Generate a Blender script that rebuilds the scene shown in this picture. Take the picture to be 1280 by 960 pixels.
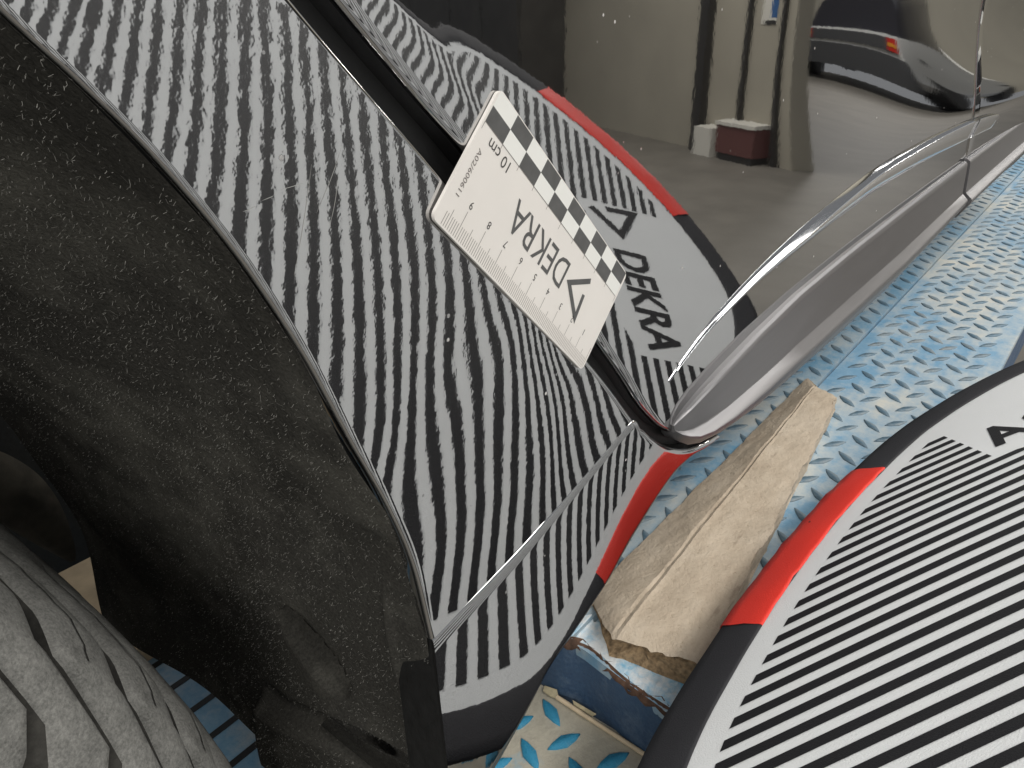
import bpy, math, random
from mathutils import Vector, Matrix
rnd = random.Random(7)
for o in list(bpy.data.objects):
    bpy.data.objects.remove(o, do_unlink=True)
S = bpy.context.scene
COL = S.collection
H = 1.40          # height of the lens above the workshop floor; lengths below are in mm from that level

# ------------------------------------------------------------------ camera
cd = bpy.data.cameras.new('camera'); cam = bpy.data.objects.new('camera', cd); COL.objects.link(cam)
cd.sensor_width = 36.0; cd.lens = 27.0; cd.clip_start = 0.01; cd.clip_end = 100.0
Rm = Matrix(((0.624849099703429, 0.3662908515502859, -0.6894886617417146),
             (-0.7805223019550542, 0.271950330091488, -0.5628747232856649),
             (-0.018669192553440128, 0.8898730415254172, 0.4558260975588228)))
CAM = Vector((0, -140.682, 0))
cam.matrix_world = Matrix.Translation((0, -0.140682, H)) @ Rm.to_4x4()
S.camera = cam

# ------------------------------------------------------------------ world, lamps, exposure
w = bpy.data.worlds.new('World'); S.world = w; w.use_nodes = True
bg = w.node_tree.nodes['Background']; bg.inputs[0].default_value = (0.95, 0.97, 1.0, 1); bg.inputs[1].default_value = 0.34
def area(name, loc, rot, sx, sy, power, col=(1, 0.97, 0.92)):
    l = bpy.data.lights.new(name, 'AREA'); l.shape = 'RECTANGLE'; l.size = sx; l.size_y = sy
    l.energy = power; l.color = col
    o = bpy.data.objects.new(name, l); COL.objects.link(o); o.location = loc; o.rotation_euler = rot
    return o
area('ceiling_or_fill_lamp', (0.6, -1.6, 3.6), (math.radians(-22), 0, 0), 2.6, 0.7, 80)
area('ceiling_or_fill_lamp', (3.2, -1.2, 3.8), (0, 0, 0), 2.2, 0.6, 55)
area('ceiling_or_fill_lamp', (-1.5, -1.3, 2.9), (math.radians(-30), math.radians(-35), 0), 0.8, 1.8, 60)
area('ceiling_or_fill_lamp', (5.4, -3.2, 3.7), (0, 0, 0), 2.6, 0.6, 115)  # added overhead to brighten the mirrored wall
area('ceiling_or_fill_lamp', (12.5, -3.6, 3.7), (0, 0, 0), 2.6, 0.6, 170)  # extra light added for the mirrored bay with the parked car
area('ceiling_or_fill_lamp', (17.5, -4.6, 3.7), (0, 0, 0), 2.6, 0.6, 170)  # one more added so that the far wall looks lit
S.view_settings.view_transform = 'Standard'; S.view_settings.look = 'None'
S.view_settings.exposure = 0.0; S.view_settings.gamma = 1.0
S.view_settings.use_curve_mapping = False

# ------------------------------------------------------------------ helpers
def W(p): return Vector((p[0] / 1000, p[1] / 1000, p[2] / 1000 + H))
ROOT = {}
def thing(name, label, cat, base, group=None):
    o = bpy.data.objects.new(name, None); COL.objects.link(o)
    o.empty_display_size = 0.05; o.location = W(base)
    o['label'] = label; o['category'] = cat
    if group: o['group'] = group
    ROOT[o] = W(base)
    return o
def mesh(name, verts, faces, mat, parent=None, smooth=False, mats=None, fm=None):
    """verts in mm in the car frame"""
    org = ROOT[parent] if parent is not None else Vector((0, 0, 0))
    me = bpy.data.meshes.new(name)
    me.from_pydata([tuple(W(v) - org) for v in verts], [], faces)
    me.update()
    o = bpy.data.objects.new(name, me); COL.objects.link(o)
    for m in (mats or [mat]): me.materials.append(m)
    if fm:
        for p, i in zip(me.polygons, fm): p.material_index = i
    if smooth:
        for p in me.polygons: p.use_smooth = True
    if parent is not None:
        o.parent = parent
    ROOT[o] = org
    return o
def tag(o, label, cat, group=None):
    o['label'] = label; o['category'] = cat
    if group: o['group'] = group
    return o
def grid_faces(n, m, flip=False, close=False):
    f = []
    for i in range(n - 1):
        for j in range(m if close else m - 1):
            a, b = i * m + j, i * m + (j + 1) % m
            c, d = (i + 1) * m + (j + 1) % m, (i + 1) * m + j
            f.append((a, d, c, b) if flip else (a, b, c, d))
    return f
def cr(pts, n, closed=False):
    """Catmull-Rom resample, uniform in arc length"""
    P = [Vector(p) for p in pts]; L = len(P); out = []
    segs = L if closed else L - 1
    for i in range(segs):
        if closed: p0, p1, p2, p3 = P[i - 1], P[i], P[(i + 1) % L], P[(i + 2) % L]
        else:
            p1, p2 = P[i], P[i + 1]
            p0 = P[i - 1] if i > 0 else p1 * 2 - p2
            p3 = P[i + 2] if i + 2 < L else p2 * 2 - p1
        for k in range(20):
            t = k / 20
            out.append(0.5 * ((2 * p1) + (p2 - p0) * t + (2 * p0 - 5 * p1 + 4 * p2 - p3) * t * t + (3 * p1 - p0 - 3 * p2 + p3) * t ** 3))
    out.append(P[0].copy() if closed else P[-1].copy())
    d = [0]
    for a, b in zip(out, out[1:]): d.append(d[-1] + (b - a).length)
    res = []; j = 0
    m = n if closed else n - 1
    for k in range(n):
        s = d[-1] * k / m
        while j < len(d) - 2 and d[j + 1] < s: j += 1
        f = (s - d[j]) / max(d[j + 1] - d[j], 1e-9)
        res.append(out[j].lerp(out[j + 1], min(max(f, 0), 1)))
    return res
def interp(xs, ys, x):
    if x <= xs[0]: return ys[0]
    for i in range(len(xs) - 1):
        if x <= xs[i + 1]:
            t = (x - xs[i]) / (xs[i + 1] - xs[i]); return ys[i] + (ys[i + 1] - ys[i]) * t
    return ys[-1]
def sst(a, b, x):
    t = min(max((x - a) / (b - a), 0), 1); return t * t * (3 - 2 * t)
def box(x0, x1, y0, y1, z0, z1):
    v = [(x, y, z) for x in (x0, x1) for y in (y0, y1) for z in (z0, z1)]
    return v, [(0, 1, 3, 2), (4, 6, 7, 5), (0, 4, 5, 1), (2, 3, 7, 6), (0, 2, 6, 4), (1, 5, 7, 3)]
def boxes(bl):
    V, F = [], []
    for b in bl:
        v, f = box(*b); k = len(V); V += v; F += [tuple(i + k for i in q) for q in f]
    return V, F

# ------------------------------------------------------------------ materials
class NT:
    def __init__(s, name):
        s.m = bpy.data.materials.new(name); s.m.use_nodes = True
        s.t = s.m.node_tree; s.b = s.t.nodes['Principled BSDF']; s.x = 0
        s.co = s.t.nodes.new('ShaderNodeTexCoord').outputs['Object']
    def n(s, typ, **kw):
        nd = s.t.nodes.new(typ)
        for k, v in kw.items(): setattr(nd, k, v)
        return nd
    def link(s, a, b): s.t.links.new(a, b)
    def mapping(s, scale=(1, 1, 1), rot=(0, 0, 0)):
        mp = s.n('ShaderNodeMapping'); mp.inputs['Scale'].default_value = scale; mp.inputs['Rotation'].default_value = rot
        s.link(s.co, mp.inputs[0]); return mp.outputs[0]
    def noise(s, scale, detail=4, rough=0.55, vec=None, dist=0):
        nd = s.n('ShaderNodeTexNoise'); nd.inputs['Scale'].default_value = scale
        nd.inputs['Detail'].default_value = detail; nd.inputs['Roughness'].default_value = rough
        nd.inputs['Distortion'].default_value = dist
        s.link(vec or s.co, nd.inputs['Vector']); return nd.outputs['Fac']
    def voro(s, scale, vec=None):
        nd = s.n('ShaderNodeTexVoronoi'); nd.inputs['Scale'].default_value = scale
        s.link(vec or s.co, nd.inputs['Vector']); return nd.outputs['Distance']
    def ramp(s, fac, stops, interp='LINEAR'):
        r = s.n('ShaderNodeValToRGB'); r.color_ramp.interpolation = interp
        e = r.color_ramp.elements
        while len(e) < len(stops): e.new(0.5)
        for el, (p, c) in zip(e, stops):
            el.position = p; el.color = (c, c, c, 1) if not isinstance(c, tuple) else (*c, 1)
        s.link(fac, r.inputs[0]); return r.outputs[0]
    def mix(s, fac, a, b):
        m = s.n('ShaderNodeMix', data_type='RGBA')
        for sock, v in ((m.inputs[0], fac), (m.inputs[6], a), (m.inputs[7], b)):
            if hasattr(v, 'is_linked'): s.link(v, sock)
            elif isinstance(v, tuple): sock.default_value = (*v, 1)
            else: sock.default_value = v
        return m.outputs[2]
    def math(s, op, a, b=0.0):
        m = s.n('ShaderNodeMath', operation=op)
        for sock, v in ((m.inputs[0], a), (m.inputs[1], b)):
            if hasattr(v, 'is_linked'): s.link(v, sock)
            else: sock.default_value = v
        return m.outputs[0]
    def bump(s, h, dist, strength=1.0):
        b = s.n('ShaderNodeBump'); b.inputs['Distance'].default_value = dist; b.inputs['Strength'].default_value = strength
        s.link(h, b.inputs['Height']); s.link(b.outputs[0], s.b.inputs['Normal'])
    def set(s, col=None, rough=None, metal=None, ior=None, spec=None):
        for key, v in (('Base Color', col), ('Roughness', rough), ('Metallic', metal), ('IOR', ior), ('Specular IOR Level', spec)):
            if v is None: continue
            if hasattr(v, 'is_linked'): s.link(v, s.b.inputs[key])
            elif isinstance(v, tuple): s.b.inputs[key].default_value = (*v, 1)
            else: s.b.inputs[key].default_value = v
        return s.m
def simple(name, col, rough=0.5, metal=0.0, nscale=0, var=0.15, bump=0, spec=None, ior=None):
    n = NT(name)
    if nscale:
        f = n.noise(nscale, 5)
        c = n.ramp(f, [(0.3, tuple(x * (1 - var) for x in col)), (0.7, tuple(min(1, x * (1 + var)) for x in col))])
        if bump: n.bump(f, bump)
        return n.set(c, rough, metal, ior, spec)
    return n.set(col, rough, metal, ior, spec)

def paint_material(name, peel):
    n = NT(name)
    f1 = n.noise(400, 2, 0.55); f2 = n.noise(150, 2, 0.5)
    h = n.math('ADD', f1, n.math('MULTIPLY', f2, 1.5))
    n.bump(h, peel)
    d = n.voro(110)                                            # dust specks on the lacquer
    sp = n.ramp(d, [(0.045, 1.0), (0.085, 0.0)])
    sel = n.ramp(n.noise(40, 2), [(0.54, 0.0), (0.60, 1.0)])
    k = n.math('MULTIPLY', sp, sel)
    c = n.mix(k, (0.003, 0.003, 0.0035), (0.55, 0.52, 0.48))
    return n.set(c, n.math('ADD', n.math('MULTIPLY', k, 0.5), 0.02), 0.0, 6.0)
M = {}
M['paint'] = paint_material('black_lacquer', 0.0000048)
M['door_paint'] = paint_material('black_lacquer_door', 0.000003)
M['rubber'] = simple('black_rubber', (0.008, 0.008, 0.008), 0.6, nscale=300, bump=0.0002)
M['plastic'] = simple('black_plastic', (0.014, 0.014, 0.014), 0.42, nscale=250, var=0.3, bump=0.0003)
M['seam_edge'] = simple('lacquer_edge', (0.05, 0.05, 0.05), 0.25, 0.6)
M['under'] = simple('underbody', (0.012, 0.012, 0.012), 0.8)
def brushed(name, col, rough):
    n = NT(name); f = n.noise(60, 4, vec=n.mapping((0.4, 6, 6)))
    return n.set(n.ramp(f, [(0.3, tuple(c * 0.92 for c in col)), (0.7, col)]), n.math('ADD', n.math('MULTIPLY', f, 0.1), rough), 0.85)
M['satin'] = brushed('satin_silver_trim', (0.25, 0.245, 0.25), 0.38)
M['chrome'] = simple('chrome', (0.82, 0.83, 0.85), 0.07, 1.0)
def felt():
    n = NT('liner_felt'); f = n.noise(900, 6, 0.7); g = n.noise(14, 4, 0.6); d = n.noise(45, 5, 0.65)
    a = n.ramp(f, [(0.35, (0.034, 0.033, 0.029)), (0.75, (0.075, 0.072, 0.064))])
    b = n.ramp(f, [(0.35, (0.10, 0.097, 0.083)), (0.75, (0.19, 0.184, 0.160))])
    k = n.ramp(n.math('ADD', n.math('MULTIPLY', g, 0.7), n.math('MULTIPLY', d, 0.3)), [(0.46, 0.0), (0.66, 1.0)])
    n.bump(f, 0.0006)
    return n.set(n.mix(k, a, b), 0.95, 0, spec=0.1)
M['felt'] = felt()
M['lint'] = simple('pale_lint', (0.27, 0.265, 0.24), 0.9)
def tyre_mat(name, dark, light, sc):
    n = NT(name); f = n.noise(sc, 6, 0.65); g = n.noise(sc * 12, 4, 0.7)
    k = n.math('ADD', n.math('MULTIPLY', f, 0.45), n.math('MULTIPLY', g, 0.55))
    n.bump(g, 0.0002)
    return n.set(n.ramp(k, [(0.36, dark), (0.52, tuple((a + b) / 2 for a, b in zip(dark, light))), (0.66, light)]), 0.85, spec=0.2)
M['tyre'] = tyre_mat('dusty_shaded_rubber', (0.016, 0.0155, 0.014), (0.05, 0.048, 0.043), 26)  # tyre base and block sides coloured darker to imitate shade in the grooves
M['tread'] = tyre_mat('dusty_tread', (0.09, 0.09, 0.084), (0.27, 0.267, 0.25), 100)
M['rim'] = simple('rim_alloy', (0.35, 0.35, 0.36), 0.35, 0.8)
def fabric(name, col, var=0.08, rough=0.8):
    n = NT(name); f = n.noise(1500, 3, 0.6); g = n.noise(9, 3)
    c = n.ramp(g, [(0.3, tuple(x * (1 - var) for x in col)), (0.7, col)])
    n.bump(f, 0.0003); return n.set(c, rough, spec=0.25)
M['board_white'] = fabric('board_fabric_white', (0.72, 0.735, 0.74), 0.05)
M['board_black'] = fabric('board_print_black', (0.012, 0.012, 0.014), 0.1, 0.6)
M['border'] = fabric('board_border_tape', (0.030, 0.030, 0.034), 0.25, 0.7)
M['red_tape'] = fabric('red_cloth_tape', (0.78, 0.045, 0.03), 0.18, 0.42)
M['card_white'] = simple('card_magnet_white', (0.80, 0.765, 0.72), 0.45, nscale=30, var=0.03)
M['card_check_white'] = simple('card_check_white', (0.84, 0.84, 0.80), 0.45)
M['card_grey'] = simple('card_print_grey', (0.10, 0.10, 0.098), 0.5, nscale=200, var=0.15)
M['card_ink'] = simple('card_ink', (0.055, 0.052, 0.05), 0.6)
M['card_ink_fine'] = simple('card_ink_fine', (0.18, 0.16, 0.15), 0.6)
def deck(name, base, base2, wear, lo, hi, sc=9):
    n = NT(name); f = n.noise(sc, 6, 0.62); g = n.noise(sc * 14, 5, 0.7); st = n.noise(26, 4, vec=n.mapping((0.35, 2.5, 1)))
    c = n.mix(n.ramp(g, [(0.35, 0.0), (0.7, 1.0)]), base, base2)
    k = n.math('ADD', n.math('MULTIPLY', f, 0.6), n.math('ADD', n.math('MULTIPLY', g, 0.2), n.math('MULTIPLY', st, 0.2)))
    c = n.mix(n.ramp(k, [(lo, 0.0), (hi, 1.0)]), c, wear)
    n.bump(g, 0.0008)
    return n.set(c, n.ramp(f, [(0.3, 0.38), (0.7, 0.62)]), 0.0, spec=0.5)
M['deck_out'] = deck('deck_paint', (0.17, 0.335, 0.49), (0.25, 0.41, 0.55), (0.58, 0.575, 0.52), 0.44, 0.60, 5)
M['deck_in'] = deck('deck_paint_inner', (0.15, 0.32, 0.47), (0.24, 0.39, 0.51), (0.48, 0.50, 0.48), 0.43, 0.60, 7)
M['deck_loz'] = deck('deck_lozenge_paint', (0.085, 0.155, 0.215), (0.14, 0.215, 0.27), (0.26, 0.29, 0.30), 0.46, 0.64, 12)
M['ramp'] = deck('ramp_paint', (0.42, 0.39, 0.32), (0.50, 0.47, 0.38), (0.16, 0.36, 0.50), 0.58, 0.70, 16)
M['ramp_loz'] = deck('ramp_lozenge_paint', (0.025, 0.25, 0.44), (0.05, 0.33, 0.52), (0.25, 0.38, 0.42), 0.56, 0.72, 60)
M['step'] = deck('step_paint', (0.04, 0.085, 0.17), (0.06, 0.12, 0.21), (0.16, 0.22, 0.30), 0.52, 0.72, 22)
M['peel'] = deck('peeled_paint', (0.20, 0.50, 0.72), (0.36, 0.62, 0.80), (0.78, 0.82, 0.84), 0.44, 0.56, 18)
M['rust'] = simple('rusty_edge', (0.10, 0.055, 0.035), 0.85, nscale=180, var=0.6, bump=0.001)
def wood():
    n = NT('worn_wood'); f = n.noise(38, 6, 0.65, vec=n.mapping((0.8, 1.4, 1.4))); g = n.noise(260, 5, 0.7); b = n.noise(12, 4); d = n.noise(120, 3, 0.5, vec=n.mapping((0.25, 1, 1), (0, 0, 0.5)))
    c = n.ramp(f, [(0.25, (0.43, 0.35, 0.265)), (0.5, (0.52, 0.435, 0.335)), (0.75, (0.60, 0.515, 0.41))])
    c = n.mix(n.ramp(g, [(0.28, 0.55), (0.40, 0.0)]), c, (0.24, 0.18, 0.12))
    c = n.mix(n.ramp(d, [(0.27, 0.5), (0.33, 0.0)]), c, (0.26, 0.20, 0.15))
    c = n.mix(n.ramp(b, [(0.5, 0.0), (0.75, 0.4)]), c, (0.62, 0.54, 0.44))
    n.bump(n.math('ADD', n.math('MULTIPLY', f, 0.6), g), 0.0014); return n.set(c, 0.85, spec=0.2)
M['wood'] = wood()
M['wood_end'] = simple('wood_end_grain', (0.30, 0.21, 0.12), 0.9, nscale=260, var=0.5, bump=0.003)
M['stick'] = simple('pale_stick', (0.62, 0.50, 0.34), 0.7, nscale=120)
M['flake'] = simple('yellowed_flake', (0.46, 0.40, 0.26), 0.7, nscale=150, var=0.3)
M['plank'] = simple('pale_plank', (0.55, 0.42, 0.26), 0.8, nscale=40, var=0.2)
M['ground'] = simple('concrete_floor', (0.155, 0.142, 0.122), 0.55, nscale=3, var=0.15)
M['wall'] = simple('olive_beige_wall', (0.34, 0.315, 0.255), 0.75, nscale=2, var=0.06)

# ------------------------------------------------------------------ workshop floor and wall (seen mirrored in the doors)
def ground_():
    v = [(-9000, -14000, -1400), (16000, -14000, -1400), (16000, 9000, -1400), (-9000, 9000, -1400)]
    o = mesh('ground', v, [(0, 1, 2, 3)], M['ground']); o['kind'] = 'structure'
ground_()
# wall ahead of the car; s runs along it, d stands off it towards the room, z above the floor (all in mm)
WS = Vector((6690, -2270, -1400)); WD = Vector((0.382, -0.924, 0)); WN = Vector((-0.924, -0.382, 0))
def wallbox(s0, s1, d0, d1, z0, z1):
    v, f = box(s0, s1, d0, d1, z0, z1)
    return [WS + WD * a + WN * b + Vector((0, 0, c)) for a, b, c in v], f
def wall_(name, s0, s1, d0, d1, z0, z1, mt):
    v, f = wallbox(s0, s1, d0, d1, z0, z1); return mesh(name, v, f, mt)
wall_('wall', 0, 9000, -200, 0, 0, 3600, M['wall'])['kind'] = 'structure'
v, f = box(20500, 20700, -12000, 6000, -1400, 2400); mesh('wall', v, f, M['wall'])['kind'] = 'structure'
M['frame'] = simple('dark_steel', (0.03, 0.028, 0.026), 0.5); M['pale'] = simple('pale_paint', (0.6, 0.58, 0.52), 0.6)
M['maroon'] = simple('maroon_panel', (0.12, 0.05, 0.045), 0.6); M['blue_print'] = simple('blue_print', (0.03, 0.10, 0.25), 0.5)
M['added_cabinet'] = simple('added_cabinet_paint', (0.05, 0.047, 0.042), 0.55, nscale=4, var=0.2)
tag(wall_('door_post', 1000, 1110, 2, 90, 0, 2300, M['frame']), 'thick dark post on the far wall, mirrored in the rear door', 'post')
tag(wall_('pipe', 530, 570, 2, 50, 280, 1700, M['frame']), 'thin dark pipe between thick post and poster, mirrored in the door', 'pipe', 'pipes on the far wall')
tag(wall_('pipe', 110, 150, 2, 50, 0, 2200, M['frame']), 'tall dark pipe nearest the wall corner, mirrored in the door', 'pipe', 'pipes on the far wall')
po = thing('poster', 'small white and blue poster on the far wall, mirrored in the door', 'poster', WS + WD * 340 + Vector((0, 0, 1150)))
def wpart(name, par, s0, s1, d0, d1, z0, z1, mt):
    v, f = wallbox(s0, s1, d0, d1, z0, z1); return mesh(name, v, f, mt, par)
wpart('sheet', po, 250, 430, 2, 6, 1110, 1400, M['pale']); wpart('printed_field', po, 250, 330, 6.5, 7.5, 1160, 1395, M['blue_print']); wpart('foot_strip', po, 255, 400, 6.5, 8, 1112, 1140, M['frame'])
tag(wall_('carton', 700, 930, 2, 200, 0, 250, M['pale']), 'pale carton standing on the floor under the thick post', 'box')
bn = thing('bench', 'low maroon bench front with dark foot along the far wall', 'bench', WS + WD * 400)
wpart('front_panel', bn, 190, 650, 2, 180, 60, 300, M['maroon']); wpart('top', bn, 180, 660, 2, 195, 300, 330, M['pale']); wpart('foot', bn, 200, 640, 2, 170, 0, 59, M['frame'])
cb = thing('added_cabinet', 'made-up tall dark row for the darkness at the left of the mirrored wall', 'added_cabinet', WS + WD * 5000)  # added to give the dark left part of the mirrored room
wpart('carcass', cb, 3500, 9000, 3, 600, 0, 2300, M['added_cabinet'])
for k in range(6): wpart('door_leaf', cb, 3520 + 910 * k, 4410 + 910 * k, 601, 618, 60, 2260, M['added_cabinet'])
# parked car far behind the camera's subject, seen only mirrored in the doors
def parked():
    PX, PY = 5600, -4150
    pc = thing('parked_car', 'parked white car with dark rear window and red tail lamps, mirrored in the door', 'car', (9900 + PX, PY, -1400))
    M['white_paint'] = simple('white_car_paint', (0.72, 0.72, 0.70), 0.25); M['dark_glass'] = simple('dark_glass', (0.03, 0.03, 0.038), 0.1); M['grey_plastic'] = simple('grey_bumper', (0.06, 0.062, 0.066), 0.5)
    M['lamp_red'] = simple('lamp_red', (0.55, 0.03, 0.02), 0.2); M['lamp_amber'] = simple('lamp_amber', (0.75, 0.30, 0.03), 0.2)
    def sec(prof, x0, x1, name, mt, tw=1.0):
        # prof: (half width, z); lofted front to back with rounded ends
        V = []
        xs = [0, 0.04, 0.12, 0.5, 0.88, 0.96, 1]
        for t in xs:
            k = 1 - 0.10 * abs(2 * t - 1) ** 6
            x = x0 + (x1 - x0) * t
            for hw, z in prof: V.append((x + PX, PY + hw * k, -1400 + z))
            for hw, z in prof[::-1]: V.append((x + PX, PY - hw * k, -1400 + z))
        m = len(prof) * 2; F = grid_faces(len(xs), m, False, True) + [tuple(range(m)), tuple(range(m * (len(xs) - 1), m * len(xs)))[::-1]]
        o = mesh(name, V, F, mt, pc, True); e = o.modifiers.new('e', 'EDGE_SPLIT'); e.split_angle = math.radians(35); return o
    body = sec([(800, 300), (890, 400), (900, 560), (880, 700), (860, 760)], 9000, 13200 - 900, 'body', M['white_paint'])
    gl = sec([(850, 761), (780, 960), (690, 1130), (600, 1180)], 9250, 11700, 'cabin_glass', M['dark_glass'])
    sec([(690, 1181), (560, 1230), (300, 1250)], 9500, 11500, 'roof', M['white_paint'])
    sec([(780, 250), (830, 300), (840, 520), (820, 560)], 8960, 9100, 'rear_bumper', M['grey_plastic'])
    sec([(780, 600), (790, 640), (760, 740)], 8975, 9060, 'tailgate_panel', M['grey_plastic'])
    for sgn in (-1, 1):
        v, f = box(8965 + PX, 9040 + PX, PY + sgn * 700 - 70, PY + sgn * 700 + 70, -1400 + 610, -1400 + 740)
        l = mesh('tail_lamp', v, f, M['lamp_red'], pc)
        v, f = box(8960 + PX, 8964 + PX, PY + sgn * 700 - 60, PY + sgn * 700 + 60, -1400 + 655, -1400 + 690)
        mesh('indicator_lens', v, f, M['lamp_amber'], l)
        for x in (9700, 11800):
            V = []
            for y in (sgn * 690, sgn * 880):
                for k in range(28):
                    a = math.tau * k / 28; V.append((x + PX + 320 * math.cos(a), PY + y, -1400 + 320 + 320 * math.sin(a)))
            F = grid_faces(2, 28, False, True) + [tuple(range(28)), tuple(range(28, 56))]
            wl = mesh('wheel', V, F, M['rubber'], pc)
parked()

# ------------------------------------------------------------------ reflection board
P0 = Vector((307, -40, -295)); NB = Vector((0.0100, 0.51005, 0.86009)).normalized()
E1 = Vector((0.99995, -0.0051013, -0.0086022)); E2 = Vector((0, -0.860129, 0.5100765))
def bwarp(u, v): return 1.3 * math.sin(u / 85 + v / 140) + 0.9 * math.sin(v / 60 - u / 130)
def BP(u, v, h=0.0): return P0 + E1 * u + E2 * v + NB * (h + bwarp(u, v))
INNER = [(-106, 27), (-13, 17), (74, 17), (155, 24), (245, 42), (322, 84), (362, 150), (385, 245), (388, 360), (372, 460),
         (322, 555), (235, 622), (120, 655), (0, 655), (-120, 625), (-205, 560), (-258, 470), (-272, 380), (-268, 280), (-250, 190), (-215, 105), (-165, 55)]
inner = cr([(a, b, 0) for a, b in INNER], 240, True)
cen = Vector((70, 330, 0))
NI = len(inner)
outn = []
for i in range(NI):
    t = (inner[(i + 1) % NI] - inner[i - 1]).normalized(); nrm = Vector((t.y, -t.x, 0))
    if nrm.dot(inner[i] - cen) < 0: nrm = -nrm
    outn.append(nrm)
inset = [p - q * 13 for p, q in zip(inner, outn)]
def inside(x, y, poly):
    r = False; j = len(poly) - 1
    for i in range(len(poly)):
        a, b = poly[i], poly[j]
        if (a.y > y) != (b.y > y) and x < (b.x - a.x) * (y - a.y) / (b.y - a.y) + a.x: r = not r
        j = i
    return r
TR = Vector((-0.62, -0.785, 0)).normalized(); TU = Vector((0.785, -0.62, 0)).normalized(); TO = Vector((286, 238, 0))
def in_text(p):
    d = p - TO; a = d.dot(TR); b = d.dot(TU)
    return b > -8 and -8 < a < 190
board = thing('reflection_board', 'large rounded fabric board with black stripes, black border and red tape, mirrored in the paint', 'reflector board', P0)
V, F = [BP(cen.x, cen.y)], []
RG = 26
for k in range(1, RG + 1):
    for p in inner:
        q = cen.lerp(p, k / RG); V.append(BP(q.x, q.y))
for j in range(NI): F.append((0, 1 + (j + 1) % NI, 1 + j))
F += [tuple(i + 1 for i in f) for f in grid_faces(RG, NI, False, True)]
mesh('fabric_panel', V, F, M['board_white'], board, True)
def loft(prof, idx, closed, name, mat, crease=None):
    V = []
    for i in idx:
        p, q = inner[i % NI], outn[i % NI]
        for off, h in prof:
            c = crease(i, off) if crease else 0
            V.append(BP(p.x + q.x * off, p.y + q.y * off, h + c))
    n, m = len(idx), len(prof)
    F = grid_faces(n, m)
    if closed:
        for j in range(m - 1): F.append(((n - 1) * m + j, (n - 1) * m + j + 1, j + 1, j))
    return mesh(name, V, F, mat, board, True)
BPROF = [(-1.0, 0.3), (-0.8, 1.1), (0.2, 1.4), (8, 1.7), (16, 1.6), (21.5, 1.2), (22.5, 0), (21.5, -1.2), (12, -1.5), (0, -1.2)]
loft(BPROF, range(NI), True, 'border', M['border'], lambda i, o: 0.35 * math.sin(i * 1.3) * math.sin(o * 0.3))
def near_i(u, v): return min(range(NI), key=lambda i: (inner[i].x - u) ** 2 + (inner[i].y - v) ** 2)
TP = [(-1.5, 0.7), (-1.2, 1.5), (0.2, 1.9), (8, 2.2), (16, 2.1), (22, 1.7), (23.3, 0), (22, -1.8), (12, -2.1), (0, -1.8)]
def crz(i, o): return 0.8 * max(0, math.sin(i * 0.9 + o * 0.12)) ** 6 + 0.25 * math.sin(i * 2.1 + o * 0.4)
ia, ib = near_i(-4, 16), near_i(168, 26)
ia, ib = min(ia, ib), max(ia, ib)
def fine(a, b): return range(a, b + 1)
loft(TP, fine(ia, ib), False, 'red_tape', M['red_tape'], crz)['label'] = 'creased red tape on the border edge next to the wooden block'
ia, ib = near_i(376, 192), near_i(386, 392)
loft(TP, fine(min(ia, ib), max(ia, ib)), False, 'red_tape', M['red_tape'], crz)
# printed stripes
SA = math.radians(43.4); sd = Vector((math.cos(SA), math.sin(SA), 0)); sn = Vector((-sd.y, sd.x, 0))
PITCH = 10.9; WB = 5.4
V, F = [], []
def ok(p): return inside(p.x, p.y, inset) and not in_text(p)
for k in range(-60, 60):
    c0 = sn * (k * PITCH - 18.4)
    run = []
    for i in range(-130, 240):
        p = c0 + sd * (i * 5.0)
        g = ok(p)
        if g: run.append(i)
        if (not g or i == 239) and run:
            if len(run) > 2:
                rows = []
                for e in (-WB / 2, WB / 2):
                    o = c0 + sn * e
                    def refine(i_in, i_out):
                        a, b = i_in * 5.0, i_out * 5.0
                        for _ in range(12):
                            m = (a + b) / 2
                            if ok(o + sd * m): a = m
                            else: b = m
                        return a
                    t0 = refine(run[1], run[0] - 2); t1 = refine(run[-2], run[-1] + 2)
                    rows.append([o + sd * (t0 + (t1 - t0) * q / len(run)) for q in range(len(run) + 1)])
                b0 = len(V); m = len(run) + 1
                for r in rows: V += [BP(p.x, p.y, 0.25) for p in r]
                F += [(b0 + q, b0 + q + 1, b0 + m + q + 1, b0 + m + q) for q in range(m - 1)]
            run = []
mesh('printed_stripes', V, F, M['board_black'], board)

# ------------------------------------------------------------------ lettering
def glyphs(text, x0, x1, y0, y1, bold=0.0, fit_h=True):
    """verts and faces of a line of text fitted in a box"""
    c = bpy.data.curves.new('t', 'FONT'); c.body = text; c.offset = bold; c.resolution_u = 3; c.space_character = 1.0
    o = bpy.data.objects.new('t', c); COL.objects.link(o)
    bpy.context.view_layer.update()
    dg = bpy.context.evaluated_depsgraph_get()
    me = bpy.data.meshes.new_from_object(o.evaluated_get(dg))
    vs = [v.co.copy() for v in me.vertices]; fs = [tuple(p.vertices) for p in me.polygons]
    bpy.data.objects.remove(o); bpy.data.curves.remove(c); bpy.data.meshes.remove(me)
    ax, bx_ = min(v.x for v in vs), max(v.x for v in vs); ay, by_ = min(v.y for v in vs), max(v.y for v in vs)
    sy = (y1 - y0) / (by_ - ay); sx = (x1 - x0) / (bx_ - ax) if x1 is not None else sy
    return [((v.x - ax) * sx + x0, (v.y - ay) * sy + y0) for v in vs], fs
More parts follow.
